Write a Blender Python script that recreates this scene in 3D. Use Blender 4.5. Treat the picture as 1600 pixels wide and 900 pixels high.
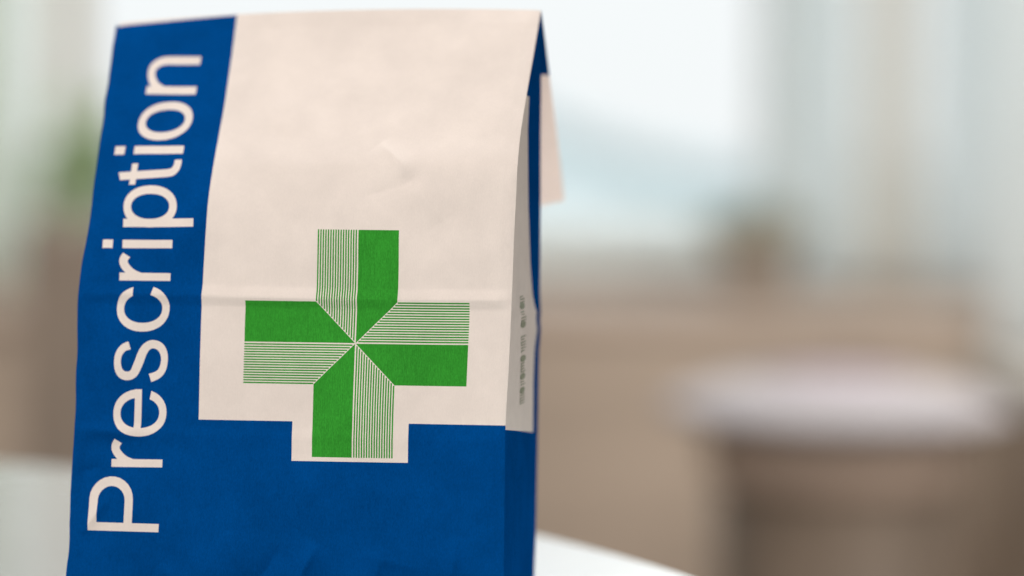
import bpy, bmesh, math, random
import numpy as np
from mathutils import Vector, Matrix
from mathutils.geometry import delaunay_2d_cdt

for o in list(bpy.data.objects):
    bpy.data.objects.remove(o, do_unlink=True)
SC = bpy.context.scene
COL = SC.collection
random.seed(4)

# ------------------------------------------------------------------ camera
cam_d = bpy.data.cameras.new('camera')
cam = bpy.data.objects.new('camera', cam_d)
COL.objects.link(cam)
SC.camera = cam
cam_d.sensor_width = 36.0
cam_d.lens = 85.0
cam_d.clip_start = 0.02
cam_d.clip_end = 500.0
PITCH, ROLL = math.radians(3.4838), 0.008
cam.matrix_world = (Matrix.Translation((0, 0, 0.155))
                    @ Matrix.Rotation(math.pi / 2 - PITCH, 4, 'X')
                    @ Matrix.Rotation(ROLL, 4, 'Z'))
cam_d.dof.use_dof = True
cam_d.dof.focus_distance = 0.782
cam_d.dof.aperture_fstop = 2.7
cam_d.dof.aperture_blades = 0

# ------------------------------------------------------------------ world: soft room light behind the camera, bright overcast outdoors ahead
world = bpy.data.worlds.new('World')
SC.world = world
world.use_nodes = True
wn, wl = world.node_tree.nodes, world.node_tree.links
wn.clear()
w_out = wn.new('ShaderNodeOutputWorld')
w_bg = wn.new('ShaderNodeBackground')
w_tc = wn.new('ShaderNodeTexCoord')
w_sep = wn.new('ShaderNodeSeparateXYZ')
wl.new(w_tc.outputs['Generated'], w_sep.inputs[0])


def w_range(sock, a, b, c, d):
    m = wn.new('ShaderNodeMapRange')
    m.interpolation_type = 'SMOOTHSTEP'
    for i, v in zip(('From Min', 'From Max', 'To Min', 'To Max'), (a, b, c, d)):
        m.inputs[i].default_value = v
    wl.new(sock, m.inputs['Value'])
    return m.outputs[0]


w_front = w_range(w_sep.outputs['Y'], 0.35, 0.85, 0, 1)
w_room = w_range(w_sep.outputs['Z'], -0.1, 0.9, 0.34, 0.40)
w_sky = w_range(w_sep.outputs['Z'], -0.1, 0.9, 1.18, 1.6)
w_mix = wn.new('ShaderNodeMix')
w_mix.data_type = 'FLOAT'
wl.new(w_front, w_mix.inputs[0])
wl.new(w_room, w_mix.inputs[2])
wl.new(w_sky, w_mix.inputs[3])
w_col = wn.new('ShaderNodeMix')
w_col.data_type = 'RGBA'
w_col.inputs[6].default_value = (1.0, 0.94, 0.88, 1)
w_col.inputs[7].default_value = (0.955, 0.992, 1.0, 1)
wl.new(w_front, w_col.inputs[0])
wl.new(w_col.outputs[2], w_bg.inputs['Color'])
wl.new(w_mix.outputs[0], w_bg.inputs['Strength'])
wl.new(w_bg.outputs[0], w_out.inputs['Surface'])


def area(name, loc, target, size, power, color):
    d = bpy.data.lights.new(name, 'AREA')
    d.shape = 'DISK'
    d.size = size
    d.energy = power
    d.color = color
    o = bpy.data.objects.new(name, d)
    COL.objects.link(o)
    o.location = loc
    o.rotation_euler = (Vector(target) - Vector(loc)).to_track_quat('-Z', 'Y').to_euler()
    return o


area('key_lamp', (-1.0, -1.05, 1.95), (-0.08, 0.78, 0.1), 0.8, 54.5, (1.0, 0.92, 0.86))
area('house_fill', (0.5, 5.0, 7.0), (0.0, 12.0, -0.3), 3.0, 900.0, (1.0, 1.0, 1.0))  # added fill above the view, lifts the house front outside
area('background_fill', (0.95, 1.55, 0.65), (0.45, 3.3, -0.1), 1.0, 15.0, (1.0, 0.94, 0.88))  # added unseen fill that brightens the sideboard and curtains

# added spot inside the room above the window, brightening the right of the table
beam_d = bpy.data.lights.new('table_spot', 'SPOT')
beam_d.energy = 980.0
beam_d.spot_size = math.radians(15.0)
beam_d.spot_blend = 0.7
beam_d.shadow_soft_size = 0.12
beam_d.color = (0.97, 0.99, 1.0)
beam = bpy.data.objects.new('table_spot', beam_d)
COL.objects.link(beam)
beam.location = (0.3, 2.8, 1.5)
beam.rotation_euler = (Vector((0.22, 0.80, 0.0)) - beam.location).to_track_quat('-Z', 'Y').to_euler()

SC.render.engine = 'CYCLES'
SC.cycles.use_denoising = True
SC.cycles.max_bounces = 8
SC.view_settings.view_transform = 'Standard'
SC.view_settings.look = 'None'
SC.view_settings.exposure = 0.0
SC.view_settings.gamma = 1.0


# ------------------------------------------------------------------ helpers
def tag(o, label=None, cat=None, group=None, kind=None):
    if label: o['label'] = label
    if cat: o['category'] = cat
    if group: o['group'] = group
    if kind: o['kind'] = kind
    return o


def empty(name, loc, rz=0.0):
    o = bpy.data.objects.new(name, None)
    o.empty_display_size = 0.05
    COL.objects.link(o)
    o.location = loc
    o.rotation_euler = (0, 0, rz)
    return o


def link_mesh(name, verts, faces, mat, parent=None, smooth=False, mats=None, fmat=None):
    me = bpy.data.meshes.new(name)
    me.from_pydata([tuple(map(float, v)) for v in verts], [], [tuple(map(int, f)) for f in faces])
    for m in (mats or [mat]):
        me.materials.append(m)
    if fmat is not None:
        me.polygons.foreach_set('material_index', np.asarray(fmat, dtype=np.int32))
    if smooth:
        me.polygons.foreach_set('use_smooth', np.ones(len(me.polygons), dtype=bool))
    me.update()
    o = bpy.data.objects.new(name, me)
    COL.objects.link(o)
    if parent: o.parent = parent
    return o


class MB:
    """collects shapes into one mesh"""
    def __init__(self):
        self.bm = bmesh.new()

    def box(self, x0, x1, y0, y1, z0, z1, bevel=0.0):
        r = bmesh.ops.create_cube(self.bm, size=1.0)
        for v in r['verts']:
            v.co = Vector(((x0 + x1) / 2 + v.co.x * (x1 - x0), (y0 + y1) / 2 + v.co.y * (y1 - y0),
                           (z0 + z1) / 2 + v.co.z * (z1 - z0)))
        if bevel:
            es = list({e for v in r['verts'] for e in v.link_edges})
            bmesh.ops.bevel(self.bm, geom=es, offset=bevel, segments=2, affect='EDGES')
        return self

    def lathe(self, prof, c=(0, 0), n=48):
        rings = []
        for r, z in prof:
            if r < 1e-6:
                rings.append([self.bm.verts.new((c[0], c[1], z))])
            else:
                rings.append([self.bm.verts.new((c[0] + r * math.cos(2 * math.pi * k / n),
                                                 c[1] + r * math.sin(2 * math.pi * k / n), z)) for k in range(n)])
        for a, b in zip(rings[:-1], rings[1:]):
            for k in range(n):
                k2 = (k + 1) % n
                if len(a) == 1 and len(b) == 1: continue
                if len(a) == 1: self.bm.faces.new((a[0], b[k2], b[k]))
                elif len(b) == 1: self.bm.faces.new((a[k], a[k2], b[0]))
                else: self.bm.faces.new((a[k], a[k2], b[k2], b[k]))
        return self

    def tube(self, pts, r0, r1=None, n=8):
        pts = [Vector(p) for p in pts]
        r1 = r0 if r1 is None else r1
        rings = []
        for i, p in enumerate(pts):
            d = (pts[min(i + 1, len(pts) - 1)] - pts[max(i - 1, 0)]).normalized()
            u = d.orthogonal().normalized()
            w = d.cross(u)
            r = r0 + (r1 - r0) * i / (len(pts) - 1)
            rings.append([self.bm.verts.new(p + (u * math.cos(2 * math.pi * k / n) + w * math.sin(2 * math.pi * k / n)) * r)
                          for k in range(n)])
        for a, b in zip(rings[:-1], rings[1:]):
            for k in range(n):
                self.bm.faces.new((a[k], a[(k + 1) % n], b[(k + 1) % n], b[k]))
        self.bm.faces.new(rings[0][::-1])
        self.bm.faces.new(rings[-1])
        return self

    def leaf(self, base, tip, width):
        base, tip = Vector(base), Vector(tip)
        d = tip - base
        side = d.cross(Vector((random.uniform(-1, 1), random.uniform(-1, 1), random.uniform(-1, 1))))
        side = side.normalized() * width / 2 if side.length > 1e-6 else Vector((width / 2, 0, 0))
        nrm = d.cross(side).normalized() * d.length * 0.12
        a = self.bm.verts.new(base)
        b = self.bm.verts.new(base + d * 0.5 + side + nrm)
        c = self.bm.verts.new(tip)
        e = self.bm.verts.new(base + d * 0.5 - side + nrm)
        self.bm.faces.new((a, b, c))
        self.bm.faces.new((a, c, e))
        return self

    def build(self, name, mat, parent=None, smooth=False):
        bmesh.ops.recalc_face_normals(self.bm, faces=self.bm.faces)
        me = bpy.data.meshes.new(name)
        self.bm.to_mesh(me)
        self.bm.free()
        me.materials.append(mat)
        if smooth:
            me.polygons.foreach_set('use_smooth', np.ones(len(me.polygons), dtype=bool))
        o = bpy.data.objects.new(name, me)
        COL.objects.link(o)
        if parent: o.parent = parent
        return o


# ------------------------------------------------------------------ materials
def mat_base(name, rough=0.6, spec=0.3):
    m = bpy.data.materials.new(name)
    m.use_nodes = True
    nt = m.node_tree
    b = nt.nodes['Principled BSDF']
    b.inputs['Roughness'].default_value = rough
    b.inputs['Specular IOR Level'].default_value = spec
    return m, nt, b


def noise(nt, scale, detail=3.0, stretch=None, rough=0.55):
    tc = nt.nodes.new('ShaderNodeTexCoord')
    n = nt.nodes.new('ShaderNodeTexNoise')
    n.inputs['Scale'].default_value = scale
    n.inputs['Detail'].default_value = detail
    n.inputs['Roughness'].default_value = rough
    if stretch:
        mp = nt.nodes.new('ShaderNodeMapping')
        mp.inputs['Scale'].default_value = stretch
        nt.links.new(tc.outputs['Object'], mp.inputs[0])
        nt.links.new(mp.outputs[0], n.inputs['Vector'])
    else:
        nt.links.new(tc.outputs['Object'], n.inputs['Vector'])
    return n.outputs['Fac']


def ramp(nt, fac, stops):
    r = nt.nodes.new('ShaderNodeValToRGB')
    while len(r.color_ramp.elements) < len(stops):
        r.color_ramp.elements.new(0.5)
    for e, (p, c) in zip(r.color_ramp.elements, stops):
        e.position = p
        e.color = (*c, 1)
    nt.links.new(fac, r.inputs[0])
    return r.outputs[0]


def mult(nt, a, b):
    m = nt.nodes.new('ShaderNodeMix')
    m.data_type = 'RGBA'
    m.blend_type = 'MULTIPLY'
    m.inputs[0].default_value = 1.0
    nt.links.new(a, m.inputs[6])
    nt.links.new(b, m.inputs[7])
    return m.outputs[2]


def bump(nt, b, fac, strength, dist):
    n = nt.nodes.new('ShaderNodeBump')
    n.inputs['Strength'].default_value = strength
    n.inputs['Distance'].default_value = dist
    nt.links.new(fac, n.inputs['Height'])
    nt.links.new(n.outputs[0], b.inputs['Normal'])


def lerp3(c, k):
    return tuple(x * k for x in c)


def simple(name, col, rough=0.6, spec=0.3, scale=18.0, var=0.12, stretch=None):
    m, nt, b = mat_base(name, rough, spec)
    f = noise(nt, scale, 4, stretch)
    nt.links.new(ramp(nt, f, [(0.3, lerp3(col, 1 - var)), (0.7, lerp3(col, 1 + var))]), b.inputs['Base Color'])
    bump(nt, b, f, 0.15, 0.002)
    return m


def sheer(m, col, fac):
    nt = m.node_tree
    b = nt.nodes['Principled BSDF']
    tr = nt.nodes.new('ShaderNodeBsdfTranslucent')
    tr.inputs['Color'].default_value = (*col, 1)
    mx = nt.nodes.new('ShaderNodeMixShader')
    mx.inputs[0].default_value = fac
    nt.links.new(b.outputs[0], mx.inputs[1])
    nt.links.new(tr.outputs[0], mx.inputs[2])
    nt.links.new(mx.outputs[0], nt.nodes['Material Output'].inputs['Surface'])


def paper(name, col, rough, spec, cloud, speck, speck_scale=2600.0, fibre=0.05, thin=0.0):
    """machine-glazed bag paper: cloudy fibre formation, fine vertical grain, ink speckle"""
    m, nt, b = mat_base(name, rough, spec)
    c1 = ramp(nt, noise(nt, 55.0, 6, rough=0.6), [(0.32, (1 - cloud,) * 3), (0.68, (1 + cloud * 0.3,) * 3)])
    c2 = ramp(nt, noise(nt, speck_scale, 2, (1.6, 1.0, 0.45)), [(0.35, (1 - speck,) * 3), (0.65, (1 + speck,) * 3)])
    c3 = ramp(nt, noise(nt, 1500.0, 2, (2.6, 1.0, 0.12)), [(0.35, (1 - fibre,) * 3), (0.65, (1 + fibre,) * 3)])
    base = nt.nodes.new('ShaderNodeRGB')
    base.outputs[0].default_value = (*col, 1)
    nt.links.new(mult(nt, mult(nt, base.outputs[0], c1), mult(nt, c2, c3)), b.inputs['Base Color'])
    h = nt.nodes.new('ShaderNodeMath')
    h.operation = 'ADD'
    nt.links.new(noise(nt, 1200.0, 3, (1.5, 1.0, 0.5)), h.inputs[0])
    nt.links.new(noise(nt, 210.0, 4), h.inputs[1])
    bump(nt, b, h.outputs[0], 0.07, 0.0004)
    if thin:
        sheer(m, col, thin)
    return m


M_PAPER = paper('bag_paper', (0.80, 0.735, 0.69), 0.8, 0.06, 0.068, 0.02, fibre=0.010)
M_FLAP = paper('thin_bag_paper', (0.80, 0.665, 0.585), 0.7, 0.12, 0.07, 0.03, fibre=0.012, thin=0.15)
M_BLUE = paper('blue_ink', (0.0004, 0.063, 0.262), 1.0, 0.0, 0.16, 0.11, fibre=0.05)
M_GREEN = paper('green_ink', (0.036, 0.300, 0.032), 0.9, 0.0, 0.10, 0.14, fibre=0.10)
M_TEXT = paper('grey_green_ink', (0.26, 0.29, 0.20), 0.5, 0.28, 0.05, 0.1)

# ------------------------------------------------------------------ the bag: sheet shape in the bag's own metres
# rows go up the sheet (arc length TN), columns are the left fold, the edge of the blue band and the right fold
NET = [[[-0.1461,-0.0005,0.0],[-0.1017,-0.0004,0.0],[-0.0001,-0.0,0.0]],[[-0.1454,0.0019,0.0135],[-0.1019,0.0019,0.0138],[-0.0005,0.0022,0.0156]],[[-0.1451,0.0054,0.0384],[-0.1025,0.0054,0.0384],[-0.0009,0.0056,0.0398]],[[-0.1448,0.0088,0.0625],[-0.1027,0.0088,0.0628],[-0.0013,0.0089,0.0635]],[[-0.1451,0.0115,0.0822],[-0.103,0.0116,0.0822],[-0.0008,0.0117,0.083]],[[-0.1454,0.0144,0.1027],[-0.1031,0.0144,0.1026],[-0.0005,0.0145,0.1032]],[[-0.145,0.017,0.1126],[-0.103,0.0158,0.1126],[-0.0004,0.0159,0.1128]],[[-0.1441,0.021,0.1248],[-0.1029,0.0183,0.1248],[-0.0003,0.0176,0.1249]],[[-0.1443,0.026,0.1355],[-0.103,0.0219,0.1356],[-0.0001,0.0195,0.136]],[[-0.1447,0.0309,0.1449],[-0.1029,0.0265,0.1447],[-0.0001,0.0216,0.1451]],[[-0.1454,0.0379,0.156],[-0.1032,0.0349,0.1557],[-0.0003,0.0295,0.1567]],[[-0.1464,0.0473,0.1692],[-0.1036,0.0452,0.1689],[0.0002,0.0405,0.1709]],[[-0.1469,0.0573,0.1838],[-0.1045,0.0564,0.1845],[0.0009,0.0527,0.1861]],[[-0.1472,0.0653,0.1944],[-0.1054,0.0657,0.1974],[0.0014,0.0629,0.1987]]]
TN = [0.0, 0.0167, 0.0416, 0.0662, 0.0859, 0.1065, 0.1165, 0.1289, 0.1404, 0.1505, 0.1644, 0.1812, 0.2004, 0.2163]
GLYPHS = [
('P',[[[(29.87,29.42),(29.94,32.03),(6.41,32.02),(6.39,29.43)]],[[(20.92,31.84),(21.07,39.47),(20.88,41.21),(20.27,42.87),(19.27,44.34),(17.95,45.52),(16.39,46.35),(14.67,46.78),(12.89,46.78),(11.17,46.35),(9.61,45.52),(8.29,44.33),(7.29,42.85),(6.66,41.18),(6.45,39.44),(6.4,31.82)],[(18.17,32.04),(18.29,39.06),(18.17,40.16),(17.8,41.2),(17.19,42.13),(16.38,42.87),(15.43,43.4),(14.38,43.67),(13.29,43.67),(12.24,43.39),(11.28,42.87),(10.47,42.11),(9.85,41.19),(9.46,40.14),(9.33,39.04),(9.27,32.02)]]]),
('r',[[[(30.54,50.22),(30.53,52.79),(13.27,52.57),(13.31,49.97)]],[[(20.78,50.53),(20.46,50.58),(20.02,50.65),(19.47,50.74),(18.88,50.85),(18.28,50.99),(17.73,51.16),(17.24,51.35),(16.8,51.55),(16.37,51.78),(15.96,52.03),(15.57,52.31),(15.2,52.61),(14.84,52.95),(14.5,53.32),(14.18,53.71),(13.89,54.12),(13.63,54.54),(13.4,54.96),(13.24,55.41),(13.13,55.85),(13.09,56.27),(13.09,56.68),(13.13,57.04),(13.21,57.43),(13.35,57.87),(13.55,58.27),(13.76,58.62),(13.94,58.9),(14.08,59.11),(14.16,59.24),(16.63,57.81),(16.51,57.64),(16.35,57.43),(16.2,57.22),(16.06,57.01),(15.97,56.86),(15.93,56.76),(15.9,56.64),(15.88,56.49),(15.87,56.36),(15.88,56.24),(15.9,56.12),(15.95,55.98),(16.06,55.79),(16.22,55.55),(16.43,55.28),(16.67,55.01),(16.91,54.75),(17.15,54.51),(17.38,54.3),(17.63,54.1),(17.88,53.91),(18.16,53.73),(18.45,53.55),(18.76,53.39),(19.12,53.22),(19.58,53.05),(20.09,52.88),(20.58,52.72),(21.02,52.58),(21.34,52.48)]]]),
('e',[[[(22.25,75.66),(20.52,75.53),(19.0,75.2),(17.61,74.67),(16.37,73.97),(15.3,73.1),(14.43,72.08),(13.76,70.94),(13.33,69.67),(13.13,68.29),(13.17,66.75),(13.46,65.41),(13.98,64.2),(14.72,63.11),(15.66,62.17),(16.79,61.38),(18.08,60.78),(19.51,60.37),(21.07,60.16),(22.87,60.15),(24.49,60.35),(25.96,60.74),(27.29,61.32),(28.46,62.08),(29.46,63.0),(30.26,64.06),(30.84,65.24),(31.2,66.53),(31.33,67.99),(31.22,69.48),(30.88,70.77),(30.31,71.95),(29.52,72.99),(28.54,73.89),(27.37,74.61),(26.05,75.16),(25.53,72.43),(26.43,72.03),(27.21,71.51),(27.86,70.89),(28.36,70.19),(28.69,69.41),(28.87,68.55),(28.88,67.56),(28.72,66.69),(28.39,65.89),(27.91,65.16),(27.28,64.52),(26.51,63.96),(25.62,63.52),(24.63,63.18),(23.54,62.97),(22.3,62.88),(21.05,62.92),(19.95,63.08),(18.94,63.37),(18.04,63.78),(17.25,64.3),(16.61,64.92),(16.1,65.63),(15.76,66.41),(15.58,67.28),(15.58,68.26),(15.74,69.14),(16.08,69.93),(16.57,70.66),(17.21,71.3),(17.99,71.85),(18.88,72.29),(19.89,72.62),(20.99,72.83),(22.24,72.92)]],[[(22.83,62.47),(22.81,75.63),(20.41,75.59),(20.44,62.42)]]]),
('s',[[[(18.57,88.68),(18.16,88.56),(17.63,88.43),(17.16,88.28),(16.83,88.12),(16.53,87.87),(16.19,87.51),(15.88,87.09),(15.64,86.67),(15.46,86.23),(15.34,85.72),(15.27,85.18),(15.26,84.62),(15.31,84.02),(15.43,83.39),(15.59,82.8),(15.78,82.35),(16.01,82.02),(16.27,81.76),(16.53,81.57),(16.76,81.46),(17.0,81.39),(17.31,81.34),(17.64,81.33),(17.9,81.36),(18.12,81.42),(18.35,81.52),(18.57,81.66),(18.74,81.81),(18.89,82.04),(19.08,82.45),(19.28,82.98),(19.5,83.54),(19.69,84.0),(19.85,84.4),(20.01,84.85),(20.2,85.37),(20.42,85.99),(20.67,86.72),(20.96,87.5),(21.29,88.24),(21.65,88.89),(22.04,89.49),(22.5,90.07),(23.04,90.6),(23.64,91.05),(24.31,91.43),(25.07,91.73),(25.93,91.88),(26.79,91.85),(27.63,91.68),(28.43,91.39),(29.16,90.98),(29.77,90.45),(30.25,89.83),(30.62,89.17),(30.91,88.48),(31.13,87.74),(31.27,86.95),(31.34,86.14),(31.35,85.32),(31.3,84.49),(31.19,83.62),(31.01,82.76),(30.74,81.94),(30.37,81.2),(29.93,80.53),(29.4,79.94),(28.76,79.39),(27.97,78.92),(27.13,78.55),(26.42,78.28),(25.96,78.1),(25.05,80.73),(25.54,80.89),(26.2,81.08),(26.83,81.3),(27.28,81.51),(27.62,81.75),(27.96,82.05),(28.25,82.39),(28.5,82.79),(28.71,83.32),(28.88,83.96),(29.0,84.64),(29.05,85.3),(29.02,85.91),(28.93,86.52),(28.78,87.08),(28.59,87.57),(28.36,87.98),(28.1,88.33),(27.83,88.6),(27.56,88.78),(27.23,88.94),(26.79,89.08),(26.35,89.16),(26.04,89.16),(25.82,89.11),(25.56,88.99),(25.26,88.8),(24.98,88.56),(24.74,88.31),(24.52,87.98),(24.29,87.57),(24.05,87.09),(23.82,86.54),(23.59,85.87),(23.35,85.15),(23.12,84.48),(22.92,83.94),(22.74,83.47),(22.54,83.0),(22.33,82.52),(22.1,81.99),(21.83,81.38),(21.47,80.69),(20.98,80.02),(20.38,79.47),(19.73,79.05),(19.04,78.74),(18.3,78.56),(17.54,78.51),(16.77,78.57),(16.01,78.76),(15.3,79.08),(14.7,79.53),(14.21,80.07),(13.8,80.68),(13.48,81.35),(13.25,82.1),(13.09,82.9),(12.99,83.71),(12.95,84.49),(12.96,85.24),(13.03,85.99),(13.18,86.74),(13.42,87.48),(13.76,88.19),(14.18,88.86),(14.67,89.49),(15.26,90.07),(16.0,90.56),(16.74,90.9),(17.33,91.13),(17.7,91.28)]]]),
('c',[[[(18.89,109.09),(17.63,108.59),(16.52,107.93),(15.56,107.13),(14.77,106.19),(14.17,105.15),(13.76,104.0),(13.55,102.76),(13.55,101.33),(13.74,100.07),(14.13,98.93),(14.72,97.89),(15.49,96.97),(16.44,96.18),(17.54,95.53),(18.79,95.05),(20.16,94.74),(21.65,94.6),(23.36,94.64),(24.85,94.85),(26.22,95.23),(27.47,95.78),(28.58,96.47),(29.53,97.31),(30.31,98.27),(30.9,99.34),(31.29,100.5),(31.47,101.77),(31.44,103.19),(31.19,104.42),(30.73,105.54),(30.08,106.55),(29.24,107.44),(28.23,108.19),(27.07,108.8),(25.77,109.25),(25.08,106.53),(25.98,106.25),(26.78,105.88),(27.48,105.42),(28.06,104.88),(28.52,104.27),(28.84,103.6),(29.02,102.86),(29.05,102.01),(28.94,101.23),(28.69,100.52),(28.3,99.87),(27.78,99.27),(27.14,98.75),(26.39,98.31),(25.54,97.95),(24.61,97.68),(23.59,97.51),(22.43,97.44),(21.31,97.47),(20.3,97.61),(19.38,97.84),(18.54,98.18),(17.81,98.6),(17.18,99.1),(16.68,99.68),(16.3,100.33),(16.06,101.04),(15.96,101.82),(16.0,102.67),(16.18,103.4),(16.5,104.08),(16.95,104.71),(17.53,105.26),(18.22,105.74),(19.01,106.14)]]]),
('r',[[[(31.17,111.35),(31.09,113.89),(13.57,113.78),(13.73,111.23)]],[[(21.28,111.72),(20.97,111.77),(20.51,111.85),(19.95,111.94),(19.35,112.05),(18.73,112.19),(18.17,112.36),(17.67,112.55),(17.2,112.76),(16.76,112.98),(16.33,113.23),(15.92,113.51),(15.53,113.81),(15.15,114.14),(14.78,114.51),(14.43,114.9),(14.11,115.3),(13.82,115.71),(13.56,116.13),(13.36,116.56),(13.23,117.0),(13.15,117.42),(13.13,117.81),(13.14,118.17),(13.18,118.56),(13.3,118.98),(13.47,119.38),(13.65,119.72),(13.81,120.0),(13.94,120.2),(14.01,120.33),(16.67,118.92),(16.57,118.75),(16.42,118.54),(16.27,118.33),(16.15,118.13),(16.07,117.98),(16.03,117.89),(16.01,117.77),(16.0,117.62),(16.0,117.49),(16.01,117.37),(16.05,117.25),(16.11,117.12),(16.22,116.93),(16.41,116.69),(16.64,116.42),(16.89,116.15),(17.16,115.89),(17.42,115.66),(17.67,115.46),(17.93,115.26),(18.2,115.07),(18.49,114.89),(18.8,114.71),(19.11,114.55),(19.49,114.38),(19.97,114.21),(20.49,114.03),(21.0,113.88),(21.45,113.74),(21.77,113.64)]]]),
('i',[[[(30.87,122.12),(30.72,124.86),(13.24,124.58),(13.53,121.84)]],[[(10.2,121.72),(9.86,124.56),(6.25,124.5),(6.63,121.66)]]]),
('p',[[[(37.63,129.42),(37.53,132.26),(12.47,131.74),(12.7,128.89)]],[[(21.08,143.62),(19.38,143.5),(17.89,143.22),(16.54,142.78),(15.33,142.2),(14.29,141.47),(13.43,140.61),(12.76,139.63),(12.3,138.55),(12.06,137.38),(12.04,136.06),(12.25,134.75),(12.66,133.61),(13.27,132.57),(14.08,131.63),(15.07,130.83),(16.22,130.16),(17.5,129.63),(18.91,129.26),(20.42,129.05),(22.11,129.01),(23.8,129.12),(25.27,129.4),(26.61,129.83),(27.81,130.4),(28.86,131.12),(29.73,131.96),(30.41,132.91),(30.9,133.97),(31.17,135.12),(31.21,136.42),(31.02,137.72),(30.62,138.88),(30.01,139.93),(29.2,140.88),(28.2,141.71),(27.05,142.4),(25.75,142.95),(24.33,143.34),(22.8,143.56)],[(21.36,140.67),(20.14,140.6),(19.06,140.43),(18.08,140.16),(17.21,139.8),(16.45,139.36),(15.82,138.84),(15.33,138.25),(14.99,137.61),(14.8,136.9),(14.77,136.12),(14.9,135.33),(15.19,134.64),(15.62,134.02),(16.19,133.46),(16.89,132.97),(17.7,132.57),(18.62,132.25),(19.63,132.02),(20.71,131.9),(21.94,131.87),(23.15,131.95),(24.22,132.12),(25.19,132.38),(26.06,132.73),(26.82,133.17),(27.45,133.68),(27.95,134.26),(28.3,134.89),(28.5,135.59),(28.53,136.37),(28.41,137.15),(28.13,137.84),(27.71,138.47),(27.14,139.04),(26.44,139.53),(25.62,139.95),(24.7,140.27),(23.69,140.51),(22.59,140.64)]]]),
('t',[[[(9.56,145.39),(26.01,146.61),(26.38,146.67),(26.91,146.75),(27.52,146.86),(28.11,147.0),(28.62,147.21),(29.02,147.48),(29.39,147.82),(29.72,148.2),(30.01,148.6),(30.25,149.01),(30.43,149.43),(30.56,149.88),(30.65,150.34),(30.71,150.81),(30.76,151.27),(30.78,151.75),(30.77,152.26),(30.73,152.76),(30.69,153.18),(30.67,153.49),(28.28,153.33),(28.29,151.83),(28.21,151.5),(28.12,151.04),(27.97,150.55),(27.74,150.17),(27.37,149.92),(26.88,149.74),(26.41,149.6),(26.09,149.5),(8.66,148.12)]],[[(15.34,143.91),(15.35,151.62),(13.17,151.44),(13.14,143.76)]]]),
('i',[[[(30.7,155.98),(30.67,159.38),(13.15,158.78),(13.12,155.38)]],[[(9.73,155.18),(9.77,158.71),(6.16,158.57),(6.1,155.05)]]]),
('o',[[[(22.57,178.29),(20.9,178.01),(19.41,177.55),(18.04,176.93),(16.8,176.14),(15.71,175.2),(14.77,174.14),(14.02,172.96),(13.46,171.69),(13.11,170.34),(12.97,168.85),(13.04,167.38),(13.33,166.12),(13.84,164.99),(14.55,164.0),(15.45,163.16),(16.52,162.48),(17.75,161.97),(19.12,161.66),(20.61,161.54),(22.3,161.64),(24.0,161.92),(25.49,162.37),(26.87,162.99),(28.11,163.76),(29.2,164.67),(30.13,165.71),(30.86,166.86),(31.41,168.11),(31.74,169.45),(31.86,170.95),(31.76,172.42),(31.45,173.7),(30.94,174.85),(30.23,175.86),(29.34,176.72),(28.28,177.42),(27.06,177.93),(25.72,178.25),(24.25,178.38)],[(22.51,174.85),(21.3,174.65),(20.23,174.36),(19.24,173.97),(18.34,173.49),(17.55,172.93),(16.88,172.29),(16.34,171.58),(15.94,170.83),(15.69,170.03),(15.59,169.14),(15.65,168.28),(15.87,167.54),(16.24,166.88),(16.76,166.3),(17.41,165.82),(18.19,165.44),(19.08,165.16),(20.06,165.0),(21.14,164.95),(22.36,165.03),(23.58,165.22),(24.66,165.5),(25.66,165.88),(26.55,166.35),(27.34,166.91),(28.01,167.54),(28.54,168.23),(28.93,168.98),(29.17,169.78),(29.26,170.66),(29.19,171.53),(28.96,172.28),(28.59,172.95),(28.07,173.54),(27.42,174.03),(26.65,174.42),(25.77,174.71),(24.79,174.87),(23.73,174.92)]]]),
('n',[[[(31.45,181.74),(31.42,185.1),(13.97,184.93),(14.03,181.5)]],[[(22.03,182.05),(21.7,182.08),(21.22,182.12),(20.63,182.17),(19.97,182.26),(19.29,182.4),(18.65,182.62),(18.08,182.88),(17.52,183.17),(16.96,183.53),(16.41,183.95),(15.88,184.45),(15.39,185.04),(14.97,185.71),(14.6,186.43),(14.3,187.19),(14.04,187.97),(13.83,188.75),(13.68,189.51),(13.58,190.27),(13.53,191.03),(13.55,191.8),(13.62,192.55),(13.75,193.3),(13.97,194.03),(14.27,194.72),(14.64,195.35),(15.06,195.9),(15.5,196.39),(15.96,196.82),(16.44,197.19),(16.96,197.51),(17.49,197.76),(18.03,197.94),(18.57,198.07),(19.1,198.17),(19.65,198.25),(20.2,198.31),(20.74,198.33),(21.27,198.33),(21.85,198.32),(22.54,198.3),(23.39,198.29),(24.56,198.28),(26.03,198.26),(27.63,198.24),(29.17,198.22),(30.49,198.2),(31.41,198.19),(31.41,194.62),(30.49,194.63),(29.17,194.64),(27.63,194.65),(26.05,194.65),(24.58,194.66),(23.41,194.66),(22.54,194.67),(21.84,194.69),(21.29,194.71),(20.84,194.72),(20.44,194.7),(20.01,194.66),(19.55,194.6),(19.12,194.52),(18.75,194.43),(18.43,194.33),(18.14,194.21),(17.87,194.06),(17.57,193.86),(17.26,193.62),(16.97,193.36),(16.72,193.1),(16.53,192.84),(16.39,192.59),(16.28,192.29),(16.19,191.91),(16.12,191.48),(16.09,191.02),(16.11,190.55),(16.16,190.09),(16.27,189.59),(16.44,189.05),(16.65,188.5),(16.89,187.97),(17.15,187.5),(17.4,187.11),(17.66,186.78),(17.96,186.47),(18.31,186.16),(18.7,185.87),(19.11,185.59),(19.51,185.35),(19.92,185.14),(20.42,184.94),(20.97,184.77),(21.51,184.62),(21.98,184.5),(22.34,184.4)]]])]

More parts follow.
